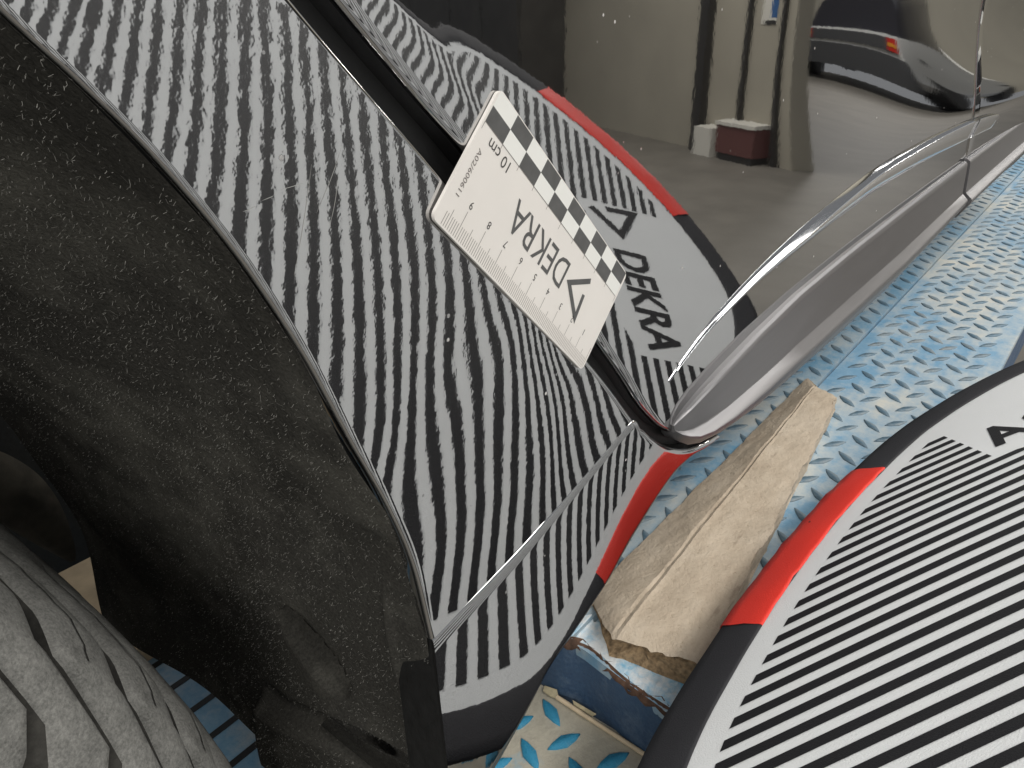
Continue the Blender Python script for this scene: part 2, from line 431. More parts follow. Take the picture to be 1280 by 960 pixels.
def stroke(pts, wd):
    """mitred polyline"""
    P = [Vector((a, b)) for a, b in pts]; L, Rr = [], []
    for i, p in enumerate(P):
        d0 = (P[i] - P[i - 1]).normalized() if i else None
        d1 = (P[i + 1] - P[i]).normalized() if i + 1 < len(P) else None
        if d0 is None: n = Vector((-d1.y, d1.x)); k = 1
        elif d1 is None: n = Vector((-d0.y, d0.x)); k = 1
        else:
            n = (Vector((-d0.y, d0.x)) + Vector((-d1.y, d1.x))).normalized(); k = 1 / max(0.35, n.dot(Vector((-d1.y, d1.x))))
        L.append(p + n * wd / 2 * k); Rr.append(p - n * wd / 2 * k)
    v = [tuple(a) for a in L + Rr]; m = len(P)
    return v, [(i, i + 1, m + i + 1, m + i) for i in range(m - 1)]
vs, fs = glyphs('DEKRA', 59, 182, 8, 43, 0.028)
def bt(a, b):
    p = TO + TR * a + TU * b; return BP(p.x, p.y, 0.35)
mesh('lettering', [bt(a, b) for a, b in vs], fs, M['board_black'], board)
vs, fs = stroke([(3, 0), (36, 24), (-2, 47), (1, 17)], 7.5)
mesh('arrow_mark', [bt(a, b) for a, b in vs], fs, M['board_black'], board)
# the same print at the far end is out of view and left out

# ------------------------------------------------------------------ the car
car = thing('car', 'glossy black car, rear quarter and doors behind the measuring card', 'car', (300, 300, -1400))
ARCH = [(-165, 172), (-112, 155), (-65, 128), (-25, 93), (6, 57), (30, 25), (50.0, -1.1), (59.1, -12.0), (70.0, -26.5), (82.9, -48.0), (94.9, -74.4), (105.2, -103.4), (115.4, -131.2), (122.0, -156.0), (126.0, -188.5)]
GAPL = [(-92, 200), (-45, 152), (4, 103), (52, 55), (79, 27), (105.8, -0.8), (147.6, -43.8), (180, -80), (209, -112.9), (232.1, -138.5), (254.5, -164.5)]
A_ = cr([(a, b, 0) for a, b in ARCH], 300); G_ = cr([(a, b, 0) for a, b in GAPL], 300)
# pressing of the panels: cubic spline control heights in mm (negative is outwards); the quarter flares towards the arch
QC = [-3.805,-3.943,-4.107,-4.314,-4.577,-4.909,-5.318,-5.814,-6.402,-7.087,-7.863,-8.718,-9.633,-10.576,-11.511,-12.398,-13.206,-13.924,-14.562,-15.141,-15.685,-3.365,-3.476,-3.605,-3.767,-3.977,-4.247,-4.586,-5.004,-5.511,-6.112,-6.807,-7.588,-8.435,-9.321,-10.208,-11.053,-11.812,-12.476,-13.062,-13.597,-14.109,-2.955,-3.032,-3.123,-3.24,-3.396,-3.602,-3.869,-4.208,-4.628,-5.14,-5.749,-6.451,-7.226,-8.049,-8.89,-9.699,-10.407,-11.01,-11.539,-12.028,-12.5,-2.593,-2.634,-2.683,-2.752,-2.852,-2.995,-3.19,-3.443,-3.769,-4.183,-4.697,-5.309,-6.001,-6.742,-7.525,-8.308,-8.966,-9.501,-9.97,-10.41,-10.842,-2.298,-2.298,-2.303,-2.322,-2.367,-2.448,-2.571,-2.737,-2.959,-3.264,-3.669,-4.179,-4.773,-5.385,-6.059,-6.808,-7.439,-7.914,-8.332,-8.732,-9.13,-2.083,-2.042,-2.002,-1.969,-1.958,-1.982,-2.043,-2.123,-2.234,-2.42,-2.704,-3.094,-3.587,-4.017,-4.561,-5.155,-5.769,-6.225,-6.624,-7.002,-7.374,-1.956,-1.877,-1.793,-1.708,-1.639,-1.614,-1.637,-1.644,-1.637,-1.71,-1.871,-2.104,-2.478,-2.798,-3.136,-3.515,-4.046,-4.496,-4.893,-5.259,-5.611,-1.922,-1.813,-1.691,-1.554,-1.42,-1.347,-1.376,-1.344,-1.215,-1.224,-1.319,-1.464,-1.552,-1.695,-1.815,-2.012,-2.424,-2.839,-3.218,-3.562,-3.886,-1.975,-1.851,-1.707,-1.53,-1.319,-1.164,-1.247,-1.245,-0.994,-0.973,-0.938,-0.873,-0.82,-0.779,-0.708,-0.761,-1.027,-1.352,-1.673,-1.97,-2.248,-2.096,-1.974,-1.839,-1.667,-1.411,-1.09,-1.072,-1.151,-1.022,-0.811,-0.601,-0.4,-0.191,0.024,0.219,0.299,0.16,-0.059,-0.292,-0.518,-0.731,-2.248,-2.14,-2.039,-1.922,-1.655,-1.3,-1.105,-0.961,-0.773,-0.563,-0.3,0.013,0.355,0.65,0.928,1.103,1.119,1.04,0.918,0.784,0.651,-2.384,-2.275,-2.177,-2.086,-1.824,-1.476,-1.25,-0.903,-0.486,-0.36,-0.057,0.339,0.768,1.155,1.522,1.794,1.942,1.993,1.985,1.949,1.904,-2.478,-2.356,-2.241,-2.154,-1.962,-1.653,-1.324,-0.929,-0.587,-0.318,0.105,0.606,1.145,1.646,2.091,2.446,2.695,2.853,2.947,3.003,3.042,-2.518,-2.386,-2.257,-2.157,-2.049,-1.77,-1.512,-1.149,-0.812,-0.189,0.411,1.024,1.631,2.193,2.689,3.101,3.422,3.662,3.838,3.973,4.088,-2.482,-2.349,-2.257,-2.222,-2.126,-1.853,-1.434,-0.948,-0.288,0.269,0.963,1.626,2.249,2.824,3.339,3.782,4.149,4.446,4.685,4.884,5.062,-2.322,-2.137,-1.964,-1.787,-1.52,-1.184,-0.838,0.055,1.014,1.42,1.886,2.428,2.99,3.536,4.042,4.495,4.887,5.221,5.506,5.755,5.984,-2.05,-1.791,-1.512,-1.192,-0.897,-0.705,-0.173,0.748,1.681,2.262,2.753,3.258,3.777,4.292,4.783,5.234,5.638,5.996,6.313,6.598,6.867,-1.706,-1.394,-1.064,-0.71,-0.363,-0.047,0.697,1.534,2.345,2.989,3.537,4.054,4.564,5.063,5.541,5.989,6.4,6.773,7.112,7.424,7.722,-1.312,-0.961,-0.594,-0.193,0.266,0.741,1.442,2.232,3.001,3.676,4.269,4.814,5.332,5.83,6.306,6.753,7.169,7.552,7.906,8.237,8.557,-0.88,-0.498,-0.096,0.346,0.856,1.437,2.139,2.905,3.659,4.353,4.978,5.551,6.085,6.591,7.069,7.52,7.941,8.332,8.698,9.043,9.377,-0.423,-0.015,0.421,0.907,1.463,2.097,2.813,3.572,4.325,5.032,5.681,6.277,6.829,7.346,7.831,8.287,8.714,9.114,9.489,9.844,10.188]
class Spline:
    def __init__(s, x0, x1, z0, z1, st, c):
        s.x0, s.x1, s.z0, s.z1, s.st, s.c = x0, x1, z0, z1, st, c
        s.nz = math.ceil((z1 - z0) / st) + 3; s.nx = math.ceil((x1 - x0) / st) + 3
    def b(s, t): return ((1 - t) ** 3 / 6, (3 * t ** 3 - 6 * t * t + 4) / 6, (-3 * t ** 3 + 3 * t * t + 3 * t + 1) / 6, t ** 3 / 6)
    def __call__(s, x, z):
        x = min(max(x, s.x0), s.x1 - 0.01); z = min(max(z, s.z0), s.z1 - 0.01)
        fx, fz = (x - s.x0) / s.st, (z - s.z0) / s.st
        i, j = min(int(fx), s.nx - 4), min(int(fz), s.nz - 4)
        bx, bz = s.b(fx - i), s.b(fz - j)
        return sum(bx[a] * sum(bz[q] * s.c[(i + a) * s.nz + j + q] for q in range(4)) for a in range(4))
h_quarter = Spline(0, 270, -205, 60, 15, QC)
def edge_roll(d, r):
    return r - math.sqrt(max(0, r * r - (r - d) ** 2)) if d < r else 0.0
def s_samples(width, r0, r1, n):
    a = [r0 * (1 - math.cos(math.radians(k * 11.25))) for k in range(8)]
    b = [width - r1 * (1 - math.cos(math.radians(k * 11.25))) for k in range(8)][::-1]
    return a + [r0 + (width - r0 - r1) * k / n for k in range(n + 1)] + b
V = []; NQ = 0
for p, q in zip(A_, G_):
    wd = (q - p).length; d = (q - p) / wd
    ds = s_samples(wd, 1.3, 2.2, 80)
    hp = h_quarter(p.x, p.y)
    row = [(p.x + 4.0, hp + 16.0, p.y), (p.x, hp + 2.4, p.y)]
    for s in ds:
        c = p + d * s
        y = edge_roll(s, 1.3) + edge_roll(wd - s, 2.2) + h_quarter(c.x, c.y)
        row.append((c.x, y, c.y))
    row.append((q.x, 12.0, q.y))
    NQ = len(row); V += row
mesh('quarter_panel', V, grid_faces(len(A_), NQ), M['paint'], car, True)

M['scratch'] = simple('scratch', (0.42, 0.42, 0.40), 0.5)
for x0, z0, x1, z1 in ((104.5, -32.5, 95.5, -55), (111.5, -36.5, 107, -47), (95.5, -36.2, 101.5, -36.0), (85.5, -38.6, 88.6, -38.2), (90.5, -37.4, 93.5, -37), (113.5, -30.5, 104, -43)):
    V = []
    nrm = Vector((z1 - z0, x0 - x1)).normalized() * 0.055
    for i in range(9):
        t = i / 8; x = x0 + (x1 - x0) * t + 0.4 * math.sin(t * 3); z = z0 + (z1 - z0) * t; k = math.sin(math.pi * (0.08 + 0.84 * t))
        for sg in (-1, 1): V.append((x + sg * nrm.x * k, h_quarter(x, z) - 0.06, z + sg * nrm.y * k))
    mesh('scratch', V, grid_faces(9, 2), M['scratch'], car)
# lower sill section under the quarter panel, wrapping below the door corner
TOPS = [(127.0, -189.2), (170.3, -182.8), (195, -177.8), (222.4, -171.7), (253, -165.4), (262, -172.5), (273, -182.5), (288, -194.5), (303, -204), (318, -211), (334, -215.5), (350, -218.5)]
BOTS = [(117, -268), (140, -261), (160, -252), (179, -243), (197, -240), (214, -238), (231, -236), (248, -231.5), (269, -227), (292, -221), (316, -216.5), (335, -219.5), (352, -221)]
T_ = cr([(a, b, 0) for a, b in TOPS], 110); B_ = cr([(a, b, 0) for a, b in BOTS], 110)
V = []; NR = 0
def h_sill(x, z, d, wd):
    k = 0.172 - 0.168 * sst(165, 300, x)
    return -1.9 * (1 - sst(130, 300, x)) - k * max(0, -189 + 0.19 * (x - 128) - z - 2) + 0.6 * (1 - sst(0, 3, d))
for p, q in zip(T_, B_):
    wd = max((q - p).length, 1); d = (q - p) / wd
    ds = s_samples(wd, min(1.2, wd * 0.3), min(5, wd * 0.3), 40)
    row = [(p.x, 12.0, p.y)]
    for s in ds:
        c = p + d * s
        row.append((c.x, edge_roll(s, min(1.2, wd * 0.3)) + edge_roll(wd - s, min(5, wd * 0.3)) + h_sill(c.x, c.y, s, wd), c.y))
    row.append((q.x, 60.0, q.y + 1)); NR = len(row); V += row
mesh('sill_panel', V, grid_faces(len(T_), NR), M['paint'], car, True)
col0 = [Vector(p) for p in V[1:NR - 1]]
V = []
for p in col0: V += [p, p + Vector((0.6, 2.0, 0)), p + Vector((1.0, 22, 0))]
mesh('sill_end_flange', V, grid_faces(len(col0), 3), M['plastic'], car)

# rear door skin
GAPR = [(-80, 200), (-32, 152), (16, 103), (64, 55), (90, 27), (116.9, -1.1), (138.5, -22.5), (160.4, -44), (191, -79), (222.2, -116.1), (243, -140), (259.3, -160), (270, -171.5), (280, -181), (291, -189), (302, -196), (320, -204)]
D_ = cr([(a, b, 0) for a, b in GAPR], 180)
def door_far(z): return 823 + (-14 - z) * 0.2 if z < -14 else 823 + (-14 - z) * 0.2
def gap_x(z): return interp([-204, -196, -181, -160, -140, -116.1, -79, -44, -22.5, -1.1, 27, 55, 200], [320, 302, 280, 259.3, 243, 222.2, 191, 160.4, 138.5, 116.9, 90, 64, -80], z)
def h_door(x, z):
    k = min(max((x - 360) / 490, 0), 1.6) ** 1.4
    y = k * (4 - 12 * sst(-15, -125, z))
    return y - 0.055 * math.exp(-((x - gap_x(z) - 17) / 5.5) ** 2) * sst(-75, -30, z)
    return y
V = []; ND = 0
for p in D_:
    xe = door_far(p.y)
    xs = [p.x + s for s in [q for q in s_samples(150, 3.2, 3.2, 70)[:-9]] + [147 + (xe - p.x - 149) * q / 70 for q in range(1, 71)] + [xe - p.x - 2 * (1 - math.cos(math.radians(q * 11.25))) for q in range(8)][::-1]]
    row = [(p.x, 12, p.y)]
    for x in xs:
        row.append((x, edge_roll(x - p.x, 3.2) + edge_roll(xe - x, 2.0) + h_door(x, p.y), p.y))
    row.append((xe, 16, p.y)); ND = len(row); V += row
rear = mesh('rear_door', V, grid_faces(len(D_), ND), M['door_paint'], car, True)
V = []
zs = [200 - 404 * k / 100 for k in range(101)]
for z in zs:
    x0 = door_far(z) + 3.2
    row = [(x0, 16, z)]
    for s in s_samples(1700 - x0, 2, 2, 40): row.append((x0 + s, edge_roll(s, 2) + h_door(x0 + s, z), z))
    V += row; nf = len(row)
front = mesh('front_door', V, grid_faces(len(zs), nf), M['door_paint'], car, True)

# dark body behind the gaps
v, f = boxes([(-20, 420, 11, 40, -205, 120), (420, 1700, 18, 40, -205, 120)])
# seal sheet follows the gap: polygon strip
SE = cr([(-86, 200, 0), (10, 103, 0), (58, 55, 0), (111, -1, 0), (154, -44, 0), (215.5, -114.5, 0), (256.5, -161, 0), (283, -189, 0), (312, -205, 0), (345, -216, 0), (375, -224, 0)], 90)
V = []
for i, p in enumerate(SE):
    t = (SE[min(i + 1, 89)] - SE[max(i - 1, 0)]).normalized(); n = Vector((-t.y, t.x, 0))
    for o, y in ((-11, 9), (-6, 8.4), (-3, 6.8), (0, 6.2), (3, 6.8), (6, 8.4), (11, 9)):
        c = p + n * o; V.append((c.x, y + 1.5, c.y))
mesh('door_seal', V, grid_faces(90, 7), M['rubber'], car, True)
V, F = boxes([(135, 1700, 30, 420, -205, -190), (330, 1700, 22, 30, -214, 200)])
mesh('underbody', V, F, M['under'], car)

# silver door moulding
def moulding(name, st, parent, cap0=True):
    V = []
    for x, zt, zb, dp, yb in st:
        hh = zt - zb
        pr = [(1, zt - 1.0), (-dp * 0.30, zt), (-dp * 0.46, zt - hh * 0.015), (-dp * 0.55, zt - hh * 0.045), (-dp * 0.58, zt - hh * 0.075), (-dp * 0.72, zt - hh * 0.54), (-dp * 0.76, zt - hh * 0.56), (-dp * 1.20, zt - hh * 0.645),
              (-dp * 1.26, zt - hh * 0.67), (-dp * 1.18, zt - hh * 0.75), (-dp * 1.10, zt - hh * 0.77), (-dp * 0.50, zb), (6, zb + 0.5)]
        V += [(x, yb + y, z) for y, z in pr]
    m = 13; F = grid_faces(len(st), m, True)
    F.append(tuple(range(m))); F.append(tuple(range((len(st) - 1) * m, len(st) * m))[::-1])
    o = mesh(name, V, F, M['satin'], parent, True)
    md = o.modifiers.new('edges', 'EDGE_SPLIT'); md.split_angle = math.radians(24)
    return o
ST = [(292, -185, -189, 2.0, 0), (293.5, -183, -192.5, 4, 0), (297, -181, -196, 6, 0), (303, -179, -200, 8, 0), (315, -176, -204.5, 9.5, 0), (338, -172, -209.5, 10.5, 0), (380, -166.5, -214.5, 11, 0),
      (435, -161.5, -217.5, 11, 0), (520, -158, -218.5, 11, -1), (640, -155, -217, 11, -3), (760, -152.5, -210, 11, -5), (843, -151, -205, 11, -6)]
moulding('door_moulding', ST, rear)
ST2 = [(849, -150, -206, 13, -6), (856, -149.5, -206, 13, -6), (1000, -149, -204, 12, -8), (1300, -150, -203, 12, -9), (1650, -150, -203, 12, -9)]
moulding('door_moulding', ST2, front)
# chrome strip
CH = [(283, -160, 1.0), (296, -154.5, 1.6), (315, -148, 2.2), (334, -143.3, 3.4), (380, -135.5, 5.2), (435, -129.8, 8), (510, -123.5, 11.5), (581, -119.5, 14), (700, -119, 16), (800, -121, 17), (850, -122.5, 17), (910, -125, 16), (936, -126.5, 14), (945, -127, 7), (948, -127.3, 2)]
def chrome(name, x0, x1, parent):
    CHS = cr([(c[0], c[1], c[2]) for c in CH], 240)
    xs = sorted(set([x0, x1] + [c[0] for c in CH if x0 < c[0] < x1] + [x0 + (x1 - x0) * k / 40 for k in range(41)]))
    V = []
    for x in xs:
        zc = interp([c[0] for c in CHS], [c[1] for c in CHS], x); hh = interp([c[0] for c in CHS], [c[2] for c in CHS], x) / 2
        y = h_door(x, zc)
        d = min(4.6, hh * 1.1)
        for b, c in ((0.4, 1.02), (-0.8, 1.0), (-0.97, 0.96), (-1.0, 0.88), (-0.25, -0.88), (-0.18, -0.95), (-0.05, -1.0), (0.2, -1.02), (0.4, -1.02)):
            V.append((x, y + d * b, zc + hh * c))
    F = grid_faces(len(xs), 9)
    F += [tuple(range(9)), tuple(range((len(xs) - 1) * 9, len(xs) * 9))]
    return mesh(name, V, F, M['chrome'], parent, True)
chrome('chrome_strip', 285, 845, rear)
chrome('chrome_strip', 850.5, 948, front)

# ------------------------------------------------------------------ wheel arch liner
WC = Vector((-260, 0, -290))
OUT = [(-165, 176), (-112, 158), (-64, 131), (-23, 96), (8, 60), (33, 27), (52.5, -1.1), (61, -12), (72, -26.5), (85, -48), (97, -74.4), (107, -103.4), (117, -131.2), (123.5, -156), (126, -188.5), (126, -225), (125, -265), (123, -306)]
O_ = cr([(a, b, 0) for a, b in OUT], 240)
def lint_pt(t, j):
    f = t * 239; i = min(int(f), 238); o = O_[i].lerp(O_[i + 1], f - i)
    ang = math.atan2(o.y + 290, o.x + 260)
    r0 = math.hypot(o.x + 260, o.y + 290); r1 = 366 + 3 * math.sin(ang * 5)
    y0 = h_quarter(o.x, o.y) + 3
    y = y0 + (238 - y0) * j
    r = r0 + (r1 - r0) * (j ** 0.85) + 4 * math.sin(min(j * 3.0, 1) * math.pi)
    x = -260 + r * math.cos(ang); z = -290 + r * math.sin(ang)
    # moulded recess
    dy, dz = y - 60, z + 229
    a = (dy * -0.40 + dz * -0.915) / 24; b = (dy * 0.915 - dz * 0.40) / 11
    x += 70 * (1 - sst(0.62, 1.0, math.hypot(a, b)))
    # raised lower flange with a groove above it, and a bead along the outer edge
    zl = -269 - 5 * sst(45, 20, y)
    fl = sst(zl - 1.5, zl - 5, z) * sst(99, 94, y) * sst(19, 24, y)
    x -= 8 * fl
    x += 7 * math.exp(-((z - zl) / 2.2) ** 2) * sst(97, 90, y) * sst(19, 26, y)
    x -= 2.4 * math.exp(-((y - 16.5) / 1.6) ** 2) * sst(-170, -192, z)
    x += 2.2 * math.sin(y * 0.05 + z * 0.02) + 1.2 * math.sin(z * 0.07)
    return (x, y, z)
V = []
NJ = 150
for i in range(360):
    for j in range(NJ): V.append(lint_pt(i / 359, (j / (NJ - 1)) ** 1.35))
liner = mesh('wheel_arch_liner', V, grid_faces(360, NJ), M['felt'], car, True)
# lint fibres caught in the felt
V, F = [], []
for k in range(34000):
    t = 0.30 + 0.70 * rnd.random(); j = rnd.random() ** 1.1
    if rnd.random() > 0.35 + 0.65 * math.exp(-((j - 0.33) / 0.22) ** 2): continue
    p = Vector(lint_pt(t, j))
    if math.hypot((p.y - 60) / 13, (p.z + 229) / 26) < 1.1: continue
    a = Vector(lint_pt(min(t + 0.01, 1), j)) - p; b = Vector(lint_pt(t, min(j + 0.01, 1))) - p
    if a.length < 1e-6 or b.length < 1e-6: continue
    a.normalize(); b.normalize(); n = a.cross(b).normalized()
    if n.x > 0: n = -n
    th = rnd.uniform(0, math.tau); d = a * math.cos(th) + b * math.sin(th)
    e = n.cross(d)
    L = rnd.choice([0.2, 0.25, 0.3, 0.3, 0.4, 0.5, 0.7, 1.2, 2.0]) * rnd.uniform(0.6, 1.2); wd = rnd.uniform(0.03, 0.07)
    m = p + d * L / 2 + n * rnd.uniform(0.3, 0.9) + e * rnd.uniform(-0.4, 0.4); q = p + d * L + n * rnd.uniform(0.1, 1.0)
    p = p + n * 0.2
    c = len(V)
    for s in (p, m, q): V += [s + e * wd, s - e * wd]
    F += [(c, c + 1, c + 3, c + 2), (c + 2, c + 3, c + 5, c + 4)]
o = mesh('lint_fibre', V, F, M['lint'], liner); o['kind'] = 'stuff'
def tube(path, r, n=8):
    V = []
    P = [Vector(p) for p in path]
    for i, p in enumerate(P):
        t = (P[min(i + 1, len(P) - 1)] - P[max(i - 1, 0)]).normalized()
        u = t.cross(Vector((0.3, 0.2, 1))).normalized(); v = t.cross(u)
        for k in range(n):
            a = math.tau * k / n; V.append(p + u * math.cos(a) * r + v * math.sin(a) * r)
    return V, grid_faces(len(P), n, False, True)
# inner suspension cover beyond the liner
V = []
for i in range(30):
    for k in range(30):
        a = i / 29; b = k / 29
        V.append((-130 + 330 * a, 262 + 26 * math.sin(a * 3) + 20 * b, -60 - 270 * b + 30 * a))
mesh('inner_cover', V, grid_faces(30, 30), M['plastic'], car, True)
leaf = cr([(82, 252, -188), (98, 247, -206), (104, 243, -232), (101, 240, -262), (92, 244, -252), (80, 250, -232), (66, 254, -205)], 60, True)
cc = sum(leaf, Vector()) / 60
V = [cc + Vector((-4, -6, 0))] + [cc + (p - cc) * 0.6 + Vector((-3, -5, 0)) for p in leaf] + [p.copy() for p in leaf]
F = [(0, 1 + i, 1 + (i + 1) % 60) for i in range(60)] + [(1 + i, 61 + i, 61 + (i + 1) % 60, 1 + (i + 1) % 60) for i in range(60)]
M['cover'] = simple('dusty_brown_plastic', (0.075, 0.066, 0.05), 0.8, nscale=90, var=0.4, bump=0.0006)
mesh('inner_flap', V, F, M['cover'], car, True)

# ------------------------------------------------------------------ tyre and rim
YT0 = 8
PROF = [(60, 205), (40, 212), (26, 232), (18, 262), (15, 290), (16.5, 306), (22, 314), (31, 322), (45, 327.5), (70, 330), (122, 331), (175, 333), (200, 330), (216, 324), (226, 312), (230, 290), (226, 250), (200, 208)]
def rev(prof, n, name, mat, parent):
    V = []
    for k in range(n):
        a = math.tau * k / n
        for y, r in prof: V.append((-260 + r * math.cos(a), y, -290 + r * math.sin(a)))
    m = len(prof); F = []
    for k in range(n):
        for j in range(m - 1): F.append((k * m + j, k * m + j + 1, ((k + 1) % n) * m + j + 1, ((k + 1) % n) * m + j))
    return mesh(name, V, F, mat, parent, True)
tyre = rev(PROF, 180, 'tyre', M['tyre'], car)
rev([(40, 60), (44, 190), (30, 205), (60, 207), (190, 207)], 96, 'rim', M['rim'], car)
TOPP_Y = [12.5, 14.5, 19, 28, 42, 60, 80, 100, 122, 144, 164, 184, 202, 216, 224]
TOPP_R = [300, 311, 322, 331.5, 337, 339.2, 340, 340.3, 340.4, 340.3, 340, 339, 335, 328, 316]
def top_r(y): return interp(TOPP_Y, TOPP_R, y)
def sweep(y):        # S-shaped lateral grooves
    return 0.10 * sst(26, 100, y) - 0.13 * sst(32, 12, y)
def block_mesh(y0, y1, half, ns=16, taper=0.0, name='tread_block'):
    V, F, FM = [], [], []
    ch = 1.6 / 340
    strips = [[], [], []]; sipe = [[], []]
    for i in range(ns + 1):
        y = y0 + (y1 - y0) * i / ns
        rt = top_r(y); rb = rt - 10
        ed = min(1, min(i, ns - i) / 1.5)
        hw = half * (1 - taper * sst(y0 + 25, y1, y)) * (0.82 + 0.18 * ed)
        dr = 2.2 * (1 - ed)
        c = sweep(y)
        def P(a, r): return (r * math.cos(c + a) / 1000, y / 1000, r * math.sin(c + a) / 1000)
        strips[0].append([P(-hw - ch * 0.4, rb), P(-hw, rt - 2.4 - dr)])
        strips[1].append([P(-hw, rt - 2.4 - dr), P(-hw + ch, rt - 0.9 - dr), P(-hw + 3 * ch, rt - 0.2 - dr), P(0, rt + 0.3 - dr), P(hw - 3 * ch, rt - 0.2 - dr), P(hw - ch, rt - 0.9 - dr), P(hw, rt - 2.4 - dr)])
        strips[2].append([P(hw, rt - 2.4 - dr), P(hw + ch * 0.4, rb)])
        if 0.18 < i / ns < 0.85:
            z = 0.0016 * math.sin(i * 1.9) + hw * 0.15
            sipe[0].append([P(z - 0.0010, rt + 0.40 - dr), P(z + 0.0010, rt + 0.40 - dr)])
    for st, mi in ((strips[0], 1), (strips[1], 0), (strips[2], 1), (sipe[0], 1)):
        if len(st) < 2: continue
        b = len(V); m = len(st[0])
        for r in st: V += r
        for f in grid_faces(len(st), m, True): F.append(tuple(q + b for q in f)); FM.append(mi)
    for i in (0, ns):
        b = len(V); ring = strips[1][i]; V += [strips[0][i][0]] + ring + [strips[2][i][1]]
        F.append(tuple(range(b, b + len(ring) + 2))); FM.append(1)
    me = bpy.data.meshes.new(name); me.from_pydata(V, [], F); me.update(); me.materials.append(M['tread']); me.materials.append(M['tyre'])
    for p, q in zip(me.polygons, FM): p.use_smooth = True; p.material_index = q
    return me
NB_ = 72
half = math.tau / NB_ / 2 - 3.0 / 340
kinds = [block_mesh(14.3, 96, half, 34, 0.32), block_mesh(103, 150, half, 10), block_mesh(157, 224, half, 14)]
for k in range(NB_):
    for q, me in enumerate(kinds):
        o = bpy.data.objects.new('tread_block', me); COL.objects.link(o); o.parent = tyre
        o.location = Vector((-0.260, 0, -0.290 + H)) - ROOT[tyre]
        o.rotation_euler = (0, -(math.tau * k / NB_ + (0.03 if q == 1 else 0)), 0)
# hatched shoulder marks between the blocks and the sidewall
V, F = [], []
for k in range(NB_):
    a0 = math.tau * k / NB_ + 0.01
    for s in range(7):
        t = a0 + s * 0.0062
        for r0, r1 in ((293, 309 - 3 * (s % 3)),):
            c = len(V)
            for rr, tt in ((r0, t), (r1, t), (r1, t + 0.0034), (r0, t + 0.0034)):
                y = interp([262, 290, 306], [18, 15, 16.5], rr) - 0.7
                V.append((-260 + rr * math.cos(tt), y, -290 + rr * math.sin(tt)))
            F.append((c, c + 1, c + 2, c + 3))
o = mesh('shoulder_hatching', V, F, M['tread'], tyre); o['kind'] = 'stuff'

# ------------------------------------------------------------------ lift platform
lift = thing('lift_platform', 'worn blue and cream tread plate platform under the sill', 'lift platform', (800, 0, -1400))
ZD, ZR = -360, -411
def slab(name, poly, z, th, mat, nx=1):
    V = [(x, y, z) for x, y in poly] + [(x, y, z - th) for x, y in poly]; n = len(poly)
    F = [tuple(range(n)), tuple(range(2 * n - 1, n - 1, -1))] + [(i, n + i, n + (i + 1) % n, (i + 1) % n) for i in range(n)]
    return mesh(name, V, F, mat, lift)
deck_o = slab('deck_plate', [(283, -84), (283, -14), (287, 14), (292, 44), (292.5, 52.6), (3200, 52.6), (3200, -84)], ZD, 8, M['deck_out'])
deck_i = slab('deck_plate', [(292.8, 54.4), (290, 67), (288, 420), (3200, 420), (3200, 54.4)], ZD + 3.0, 8, M['deck_in'])
ramp = slab('ramp_plate', [(78, -230), (291, -230), (291, 600), (78, 600)], ZR, 8, M['ramp'])
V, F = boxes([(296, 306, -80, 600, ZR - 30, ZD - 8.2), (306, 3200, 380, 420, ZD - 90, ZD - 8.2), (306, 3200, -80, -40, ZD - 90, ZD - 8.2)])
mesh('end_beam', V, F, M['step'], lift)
# slanted painted end face, peeled top strip and rusty edge
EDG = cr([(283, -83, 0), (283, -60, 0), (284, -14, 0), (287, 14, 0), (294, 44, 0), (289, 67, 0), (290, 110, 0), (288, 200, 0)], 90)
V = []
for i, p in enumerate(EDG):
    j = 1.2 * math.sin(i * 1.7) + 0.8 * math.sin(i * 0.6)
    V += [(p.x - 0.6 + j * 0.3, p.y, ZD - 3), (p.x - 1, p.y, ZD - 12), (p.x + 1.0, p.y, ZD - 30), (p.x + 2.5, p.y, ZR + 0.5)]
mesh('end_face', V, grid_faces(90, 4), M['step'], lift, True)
V = []
for i, p in enumerate(EDG):
    j = 1.3 * math.sin(i * 1.7) + 0.9 * math.sin(i * 0.63) + rnd.uniform(-0.7, 0.7)
    V += [(p.x + 3.0 + j, p.y, ZD + 3.4 if p.y > 53 else ZD + 0.6), (p.x - 0.8 - j * 0.3, p.y, ZD + (2.6 if p.y > 53 else -0.2)), (p.x - 1.6, p.y, ZD - 4 + j)]
mesh('rusty_edge', V, grid_faces(90, 3), M['rust'], lift, True)
V = []
for i, p in enumerate(EDG):
    j = 3 * math.sin(i * 0.9) + 2 * math.sin(i * 2.3)
    z = ZD + (3.3 if p.y > 53.5 else 0.5)
    V += [(p.x + 2.0, p.y, z), (p.x + 10, p.y, z + 0.5 + 0.5 * math.sin(i)), (p.x + 22 + j, p.y, z + 0.1)]
mesh('peeled_paint_strip', V, grid_faces(90, 3), M['peel'], lift)
grate = slab('grating_plate', [(96, 165), (182, 165), (182, 318), (96, 318)], ZR + 5.5, 4, M['deck_in'])
for k in range(5):
    V, F = box(118, 162, 182 + 27 * k, 186.5 + 27 * k, ZR + 5.2, ZR + 5.9); mesh('slot', V, F, M['rubber'], grate)
